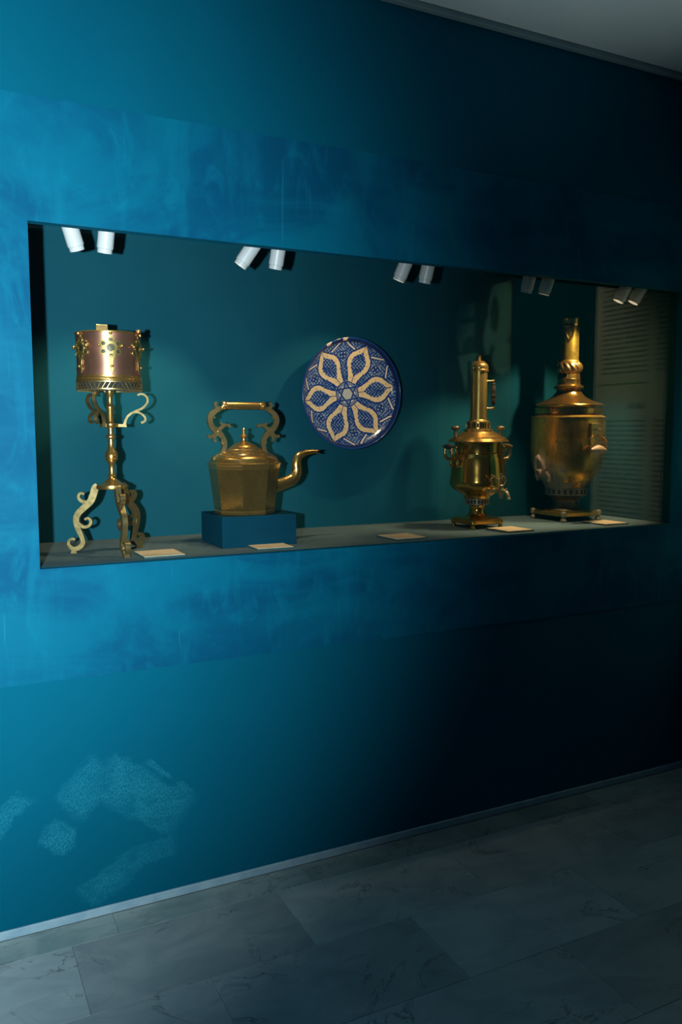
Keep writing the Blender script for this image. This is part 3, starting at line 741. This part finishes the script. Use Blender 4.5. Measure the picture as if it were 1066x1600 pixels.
        gr = G(); gr.lathe([(.0, -.040), (.003, -.039), (.006, -.030), (.0075, -.024), (.0098, -.014), (.0108, 0), (.0098, .014), (.0075, .024), (.006, .030), (.003, .039), (0, .040)], 16, (s*364/q, 0, zb(108)), (0, 1, 0))
        gr.build('side_handle_grip', M['wood_dark'] if s < 0 else M['brass_pale'], e, 50)
    # tap pointing out of the case (-y)
    t = G(); zc = zb(548); tp = empty; 
    t.lathe([(.020, 0), (.021, .003), (.014, .008), (.0098, .014), (.0078, .03), (.0078, .052), (.0098, .056)], 20, (0, -238/q, zc), (0, -1, 0))
    t.lathe([(.0062, zc-.030), (.0072, zc-.024), (.0088, zc-.012), (.0088, zc+.014), (.0098, zc+.016), (.0098, zc+.021), (.006, zc+.024)], 16, (0, -238/q-.062, 0))
    t.tube([(0, -238/q-.06, zc), (0, -238/q-.085, zc+.001), (0, -238/q-.102, zc-.010), (0, -238/q-.110, zc-.026)], [.0088, .0072, .0068, .0058], 12, 5)
    t.lathe([(.0058, 0), (.0078, .001), (.0078, .004), (.0058, .005)], 12, (0, -238/q-.110, zc-.029))
    t.ball((0, -238/q-.094, zc+.008), .004, seg=8, rings=6)
    tap = t.build('tap', M['brass_tap'], e, 40)
    k = G(); x0 = -238/q-.062
    k.lathe([(.004, zc+.024), (.0045, zc+.03), (.0035, zc+.034), (.0055, zc+.042), (.0058, zc+.052), (.003, zc+.056), (.0045, zc+.060), (.003, zc+.066), (0, zc+.067)], 12, (0, x0, 0)); k.build('tap_spindle', M['iron_brass'], tap, 40)
    key = G()
    fm = lambda u, v, w: (u, x0+.012+w, zc+v)
    mm = lambda x, y: ((x-795)/q*1.18, (548-y)/q)
    key.stroke([mm(*p) for p in [(712, 385), (742, 402), (768, 440), (782, 480), (805, 505), (838, 494), (860, 455), (852, 415), (825, 402), (800, 425), (785, 440), (770, 428)]], .0036, .005, fm, 5)
    key.stroke([mm(*p) for p in [(740, 402), (712, 420), (708, 450), (725, 490), (752, 510), (765, 535)]], .0036, .005, fm, 5)
    key.build('tap_key', M['brass_tap'], tap, 50)
    lf = G(); lf.stroke([mm(*p) for p in [(735, 575), (742, 520), (762, 492), (790, 520), (770, 545), (750, 570)]], [.004, .010, .012, .008, .01, .005], .008, lambda u, v, w: (u, -268/q+.004+w, zc+v), 5); lf.build('tap_leaf', M['brass_tap'], tap, 50)
samovar_slender()

# ================================================================== large samovar
def samovar_large():
    e = empty('samovar', (2.456, 0.360, WB)); tag(e, 'large dented brass samovar with roped chimney and wide lid, at the right end', 'samovar', 'samovars at the right of the case')
    q = 5.33*363.2
    zt = lambda y: (811-(480+y/5.33))/365.5
    zb = lambda y: (811-(630+y/5.33))/365.5
    h = .103
    def sq(hh, zz, ch): return [(hh-ch, -hh, zz), (hh, -hh+ch, zz), (hh, hh-ch, zz), (hh-ch, hh, zz), (-hh+ch, hh, zz), (-hh, hh-ch, zz), (-hh, -hh+ch, zz), (-hh+ch, -hh, zz)]
    bp = G(); bp.ring_loop([sq(h-.004, .020, .012), sq(h, .023, .012), sq(h, .036, .012), sq(h-.006, .041, .012), sq(.078, .045, .012)])
    bp.build('base_plate', M['brass_dent'], e, 30)
    for sx in (-1, 1):
        for sy in (-1, 1):
            ft = G(); c = h-.004
            ft.lathe([(.010, 0), (.0135, .004), (.0135, .010), (.009, .016), (.007, .019), (.012, .022), (.0135, .040), (.010, .045), (0, .046)], 16, (sx*(c-.003), sy*(c-.003), 0)); ft.build('foot', M['iron_brass'], e, 40)
    stem = [(150, .043), (145, zb(872)), (126, zb(862)), (112, zb(848)), (104, zb(830)), (103, zb(808)), (108, zb(792)), (122, zb(780)), (142, zb(770)), (160, zb(758)), (168, zb(752))]
    G().lathe([(r/q, z) for r, z in stem], 48).build('stem', M['stem_dark'], e, 40)
    samovar_slender.gallery('lower_gallery', 171/q, zb(754), zb(692), 22, M['iron_brass'], e, 2, .42)
    body = [(166, zb(694)), (172, zb(690)), (182, zb(672)), (200, zb(646)), (222, zb(620)), (244, zb(592)), (262, zb(562)), (276, zb(530)), (288, zb(490)), (296, zb(440)), (300, zb(390)), (302, zb(300)), (302, zb(118)), (304, zb(112)), (302, zb(106)), (286, zb(98)), (272, zb(92))]
    def dent(th, i):
        if i < 5 or i > 12: return 1.0
        return 1+.008*mnoise.noise(Vector((math.cos(th)*2.2, math.sin(th)*2.2, i*.7)))
    # denser rows for the dents
    dense = []
    for (r0, z0), (r1, z1) in zip(body, body[1:]):
        n = 6 if z1-z0 > .04 else 2
        dense += [(r0+(r1-r0)*k/n, z0+(z1-z0)*k/n) for k in range(n)]
    dense.append(body[-1])
    zlo, zhi = zb(600), zb(125)
    def dent(th, i):
        z = dense[i][1]
        if not zlo < z < zhi: return 1.0
        fade = min(1, (z-zlo)/.03, (zhi-z)/.03)
        return 1+fade*(.010*mnoise.noise(Vector((math.cos(th)*2.0, math.sin(th)*2.0, z*14)))+.005*mnoise.noise(Vector((math.cos(th)*5+9, math.sin(th)*5, z*36))))
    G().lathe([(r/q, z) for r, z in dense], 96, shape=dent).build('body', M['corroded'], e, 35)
    lid = [(272, zb(96)), (268, zb(88)), (264, zb(84)), (278, zb(78)), (280, zb(70)), (280, zb(40)), (276, zb(34)), (272, zb(28)), (282, zt(818)), (286, zt(810)), (280, zt(802)), (262, zt(796)), (228, zt(784)), (190, zt(768)), (158, zt(752)), (134, zt(736)), (116, zt(716)), (104, zt(698)), (97, zt(682))]
    G().lathe([(r/q, z) for r, z in lid], 72).build('lid', M['brass_samovar'], e, 32)
    neck = [(94, zt(686)), (98, zt(678)), (116, zt(672)), (122, zt(662)), (120, zt(652)), (108, zt(644)), (96, zt(638)), (93, zt(630)), (91, zt(600)), (93, zt(594)), (90, zt(588)), (88, zt(552)), (84, zt(545))]
    G().lathe([(r/q, z) for r, z in neck], 48).build('neck', M['brass_samovar'], e, 35)
    rp = []
    n = 20
    for k in range(n+1):
        t = k/n; rp.append((84+22*math.sin(PI*t)**.7, zt(548)+(zt(452)-zt(548))*t))
    def rope(th, i): return 1+.040*math.sin(th*14+i*.42)*math.sin(PI*i/n)**.5
    G().lathe([(r/q, z) for r, z in rp], 140, shape=rope).build('roped_collar', M['brass'], e, 50)
    pipe = [(74, zt(456)), (80, zt(450)), (78, zt(442)), (73, zt(436)), (73, zt(168)), (80, zt(166))]
    G().lathe([(r/q, z) for r, z in pipe], 40).build('chimney', M['brass_dent'], e, 35)
    cap = [(74, zt(170)), (86, zt(168)), (88, zt(164)), (86, zt(158)), (86, zt(108)), (88, zt(102)), (86, zt(96)), (80, zt(95)), (78, zt(120)), (0, zt(122))]
    G().lathe([(r/q, z) for r, z in cap], 40).build('chimney_collar', M['brass_samovar'], e, 35)
    # heart-shaped draught flap on the chimney
    fl2 = G(); A = R(-134); rb = 73/q
    def fm(u, v, w): th = A+u/rb; r = rb+.002+w; return (r*math.cos(th), r*math.sin(th), zt(225)+v)
    s = 1/q
    fl2.stroke([(0, -60*s), (-22*s, -15*s), (-30*s, 20*s), (-18*s, 46*s), (0, 34*s), (18*s, 46*s), (30*s, 20*s), (22*s, -15*s)], 10*s, .0035, fm, 4, True)
    fl2.ball(fm(0, 44*s, .002), .005, seg=10, rings=6)
    fl2.build('draught_flap', M['brass_samovar'], e, 40)
    # handles on the front (-y) and the back (+y): bracket plate, hoop and wooden grip
    for sg in (-1, 1):
        rb = 302/q
        bk = G(); zc = zb(205)
        bk.box(-.021, .021, sg*(rb+.001)-.004, sg*(rb+.001)+.004, zc-.022, zc+.020, .0012)
        bk.box(-.024, .024, sg*(rb+.004)-.006, sg*(rb+.004)+.006, zc+.018, zc+.024, .001)
        bk.box(-.024, -.020, sg*(rb+.006)-.008, sg*(rb+.006)+.008, zc-.036, zc+.020, .001)
        bk.box(.002, .022, sg*(rb+.012)-.010, sg*(rb+.012)+.010, zc-.006, zc+.002, .001)
        bk.build('handle_bracket', M['plaque'], e, 30)
        hp = G(); yy = sg*(rb+.030); cz = zb(322)
        pts = []
        for k in range(0, 15):
            a = R(-28+236*k/14); pts.append((.047*math.cos(a), yy-sg*.012*max(0, math.sin(a)), cz+.036*math.sin(a)))
        hp.tube(pts, .0030, 8, 3, 2.6)
        hp.build('handle_hoop', M['brass_samovar'], e, 50)
        gr = G(); gr.lathe([(0, -.047), (.005, -.0465), (.0056, -.041), (.0062, -.036), (.012, -.026), (.0175, -.014), (.0205, 0), (.0175, .014), (.012, .026), (.0062, .036), (.0052, .046), (0, .047)], 20, (0, yy, zb(372)), (1, 0, 0))
        gr.build('handle_grip', M['wood_pale'], e, 50)
    # tap root on the -x side: a cast leaf with the stub of the broken tap
    zc = zb(545); rr = 268/q
    lf = G()
    def fm(u, v, w): th = PI+u/rr; z = zc+v; r = (302-max(0, (zb(430)-z))*q*.26)/q+.003+w; return (r*math.cos(th), r*math.sin(th), z)
    lf.stroke([(0, .066), (0, .042), (0, .010), (0, -.028)], [.010, .036, .062, .050], .012, fm, 5)
    lf.stroke([(-.026, .004), (-.016, .036), (0, .056)], [.015, .013, .008], .020, fm, 5); lf.stroke([(.026, .004), (.016, .036), (0, .056)], [.015, .013, .008], .020, fm, 5)
    lf.stroke([(-.026, -.008), (-.038, -.026), (-.034, -.044)], [.018, .015, .008], .012, fm, 5); lf.stroke([(.026, -.008), (.042, -.026), (.038, -.046)], [.018, .015, .008], .012, fm, 5)
    lf.build('tap_root', M['tap_root'], e, 50)
    st = G(); st.lathe([(.019, 0), (.017, .010), (.0145, .016), (.0165, .020), (.0165, .026), (.012, .027), (.0115, .014), (0, .013)], 20, (-rr+.004, 0, zc-.006), Vector((-1, 0, -.25)).normalized()); st.build('tap_stub', M['tap_root'], e, 40)
samovar_large()

# ================================================================== caption cards
cards = [(0.617, 0.120, 1, 'cream caption card in front of the tripod stand'), (0.983, 0.126, -1, 'cream caption card in front of the blue block'),
         (1.496, 0.135, 2, 'cream caption card alone on the case floor below the plate'), (1.983, 0.140, 2, 'cream caption card in front of the slender samovar'),
         (2.487, 0.155, 0, 'cream caption card in front of the large samovar, rightmost')]
for x, y, rz, lab in cards:
    e = empty('caption_card', (x, y, WB), R(rz)); tag(e, lab, 'card', 'caption cards on the case floor')
    G().box(-.064, .064, -.066, .066, 0, .005, .0006).build('backing', M['card_back'], e, 0)
    G().box(-.062, .062, -.064, .064, .005, .0066, .0003).build('sheet', M['card'], e, 0)

# ================================================================== printed panels on the end wall (seen mirrored in the glass)
def text_panel():
    m = NT('printed_text_panel'); co = m.coord(); x, y, z = m.sep(co)
    row = m.math('FRACT', m.math('MULTIPLY', z, 46.0))
    rid = m.math('FLOOR', m.math('MULTIPLY', z, 46.0))
    ln = m.math('MULTIPLY', m.ramp(row, 0.28, 0.36), m.ramp(row, 0.78, 0.70))
    cv = m.n.new('ShaderNodeCombineXYZ'); m.put(cv.inputs[0], m.math('MULTIPLY', y, 60.0)); m.put(cv.inputs[1], m.math('MULTIPLY', rid, 3.7))
    words = m.ramp(m.noise(cv.outputs[0], 1.0, 1), 0.34, 0.42)
    a1 = m.math('ABSOLUTE', m.math('ADD', y, 0.318)); col1 = m.ramp(a1, 0.140, 0.137)
    a2 = m.math('ABSOLUTE', m.math('ADD', y, 0.09)); col2 = m.ramp(a2, 0.048, 0.045)
    up = m.ramp(m.math('ABSOLUTE', m.math('SUBTRACT', z, 1.86)), 0.205, 0.20); dn = m.ramp(m.math('ABSOLUTE', m.math('SUBTRACT', z, 1.06)), 0.40, 0.395)
    txt = m.math('MULTIPLY', m.math('MULTIPLY', ln, words), m.math('MULTIPLY', m.math('MAXIMUM', col1, col2), m.math('MAXIMUM', up, dn)))
    rule = m.math('MULTIPLY', m.ramp(m.math('ABSOLUTE', m.math('SUBTRACT', z, 1.612)), 0.004, 0.003), m.ramp(a1, 0.155, 0.152))
    hd = m.math('MULTIPLY', m.ramp(m.math('ABSOLUTE', m.math('SUBTRACT', z, 1.512)), 0.014, 0.011), m.ramp(m.math('ABSOLUTE', m.math('ADD', y, 0.235)), 0.055, 0.053))
    hd = m.math('MULTIPLY', hd, m.ramp(m.noise(m.mapping(co, (1, 1, .3)), 130, 1), 0.42, 0.5))
    ink = m.math('MAXIMUM', m.math('MAXIMUM', txt, rule), hd)
    m.set(Base_Color=m.mix(m.math('MULTIPLY', ink, 0.75), (0.60, 0.60, 0.50), (0.10, 0.10, 0.09)), Roughness=0.7); return m.m
tag(G().box(X1-.012, X1-.001, -.495, -.045, 0.35, 2.40, .001).build('text_panel', text_panel(), smooth=0), 'pale printed text panel mirrored in the right end of the case glass', 'panel')
def photo_panel():
    """an old portrait photograph, painted as soft tones on a dense sheet"""
    yc, zc = -1.47, 1.83
    NY, NZ = 90, 190; y0, y1, z0, z1 = -1.81, -1.13, 0.55, 2.42
    v = []; col = []; f = []
    def el(a, b, ca, cb, ra, rb): return ((a-ca)/ra)**2+((b-cb)/rb)**2
    def tone(a, b):     # a: 0..1 from the far edge in the mirror image, b: height
        b -= .18
        t = .045
        if a < .12: t = .16
        if el(a, b, .40, 1.82, .155, .17) < 1: t = .34                       # face
        if el(a, b, .40, 1.82, .155, .17) < 1 and a > .50: t = .10           # shaded cheek
        if 1.845 < b < 1.875 and .30 < a < .55: t = .07                      # spectacles
        if el(a, b, .44, 1.69, .10, .075) < 1: t = .09                       # beard
        if b > 1.945 and b < 2.0 and .16 < a < .66: t = .02                  # hat brim
        if b >= 2.0 and .22 < a < .58: t = .02
        if b < 1.66 and abs(a-.42) < (b-1.43)*.62 and b > 1.43: t = .38      # shirt front
        if b < 1.62 and abs(a-.45) < .020+(1.62-b)*.06: t = .05              # tie
        if el(a, b, .86, 1.86, .16, .20) < 1: t = .30
        if el(a, b, .79, 1.86, .06, .10) < 1: t = .08
        if el(a, b, .90, 1.62, .13, .09) < 1: t = .34
        if el(a, b, .70, 1.74, .05, .10) < 1: t = .30
        if b > 2.02 and a > .66: t = .03
        return t
    for i in range(NZ+1):
        for j in range(NY+1):
            yy = y0+(y1-y0)*j/NY; zz = z0+(z1-z0)*i/NZ
            v.append((X1-.012, yy, zz)); k = tone(j/NY, zz)
            edge = min(j, NY-j) < 1
            col.append((.30, .33, .30) if edge else (k*.5, k*1.25, k*1.1))
    for i in range(NZ):
        for j in range(NY): a = i*(NY+1)+j; f.append((a, a+NY+1, a+NY+2, a+1))
    n = len(v)
    v += [(X1-.001, yy, zz) for yy, zz in ((y0, z0), (y1, z0), (y1, z1), (y0, z1))]; col += [(.1, .1, .1)]*4
    c = [0, NY, NZ*(NY+1)+NY, NZ*(NY+1)]
    f += [(c[0], *range(1, NY+1), n+1, n), (n+3, n+2, c[2], *range(c[2]-1, c[3]-1, -1)), (n, n+1, n+2, n+3), (c[0], n, n+3, c[3], *[i*(NY+1) for i in range(NZ-1, 0, -1)]), (c[1], *[i*(NY+1)+NY for i in range(1, NZ+1)], n+2, n+1)]
    me = bpy.data.meshes.new('photo_panel'); me.from_pydata(v, [], f)
    at = me.color_attributes.new('print', 'FLOAT_COLOR', 'POINT'); at.data.foreach_set('color', [x for q in col for x in (*q, 1.0)])
    m = NT('printed_photograph'); ca = m.n.new('ShaderNodeVertexColor'); ca.layer_name = 'print'; m.set(Base_Color=ca.outputs[0], Roughness=0.6); me.materials.append(m.m)
    o = bpy.data.objects.new('photo_panel', me); C.objects.link(o)
    tag(o, 'tall dark photograph panel mirrored faintly above the slender samovar', 'photograph')
photo_panel()
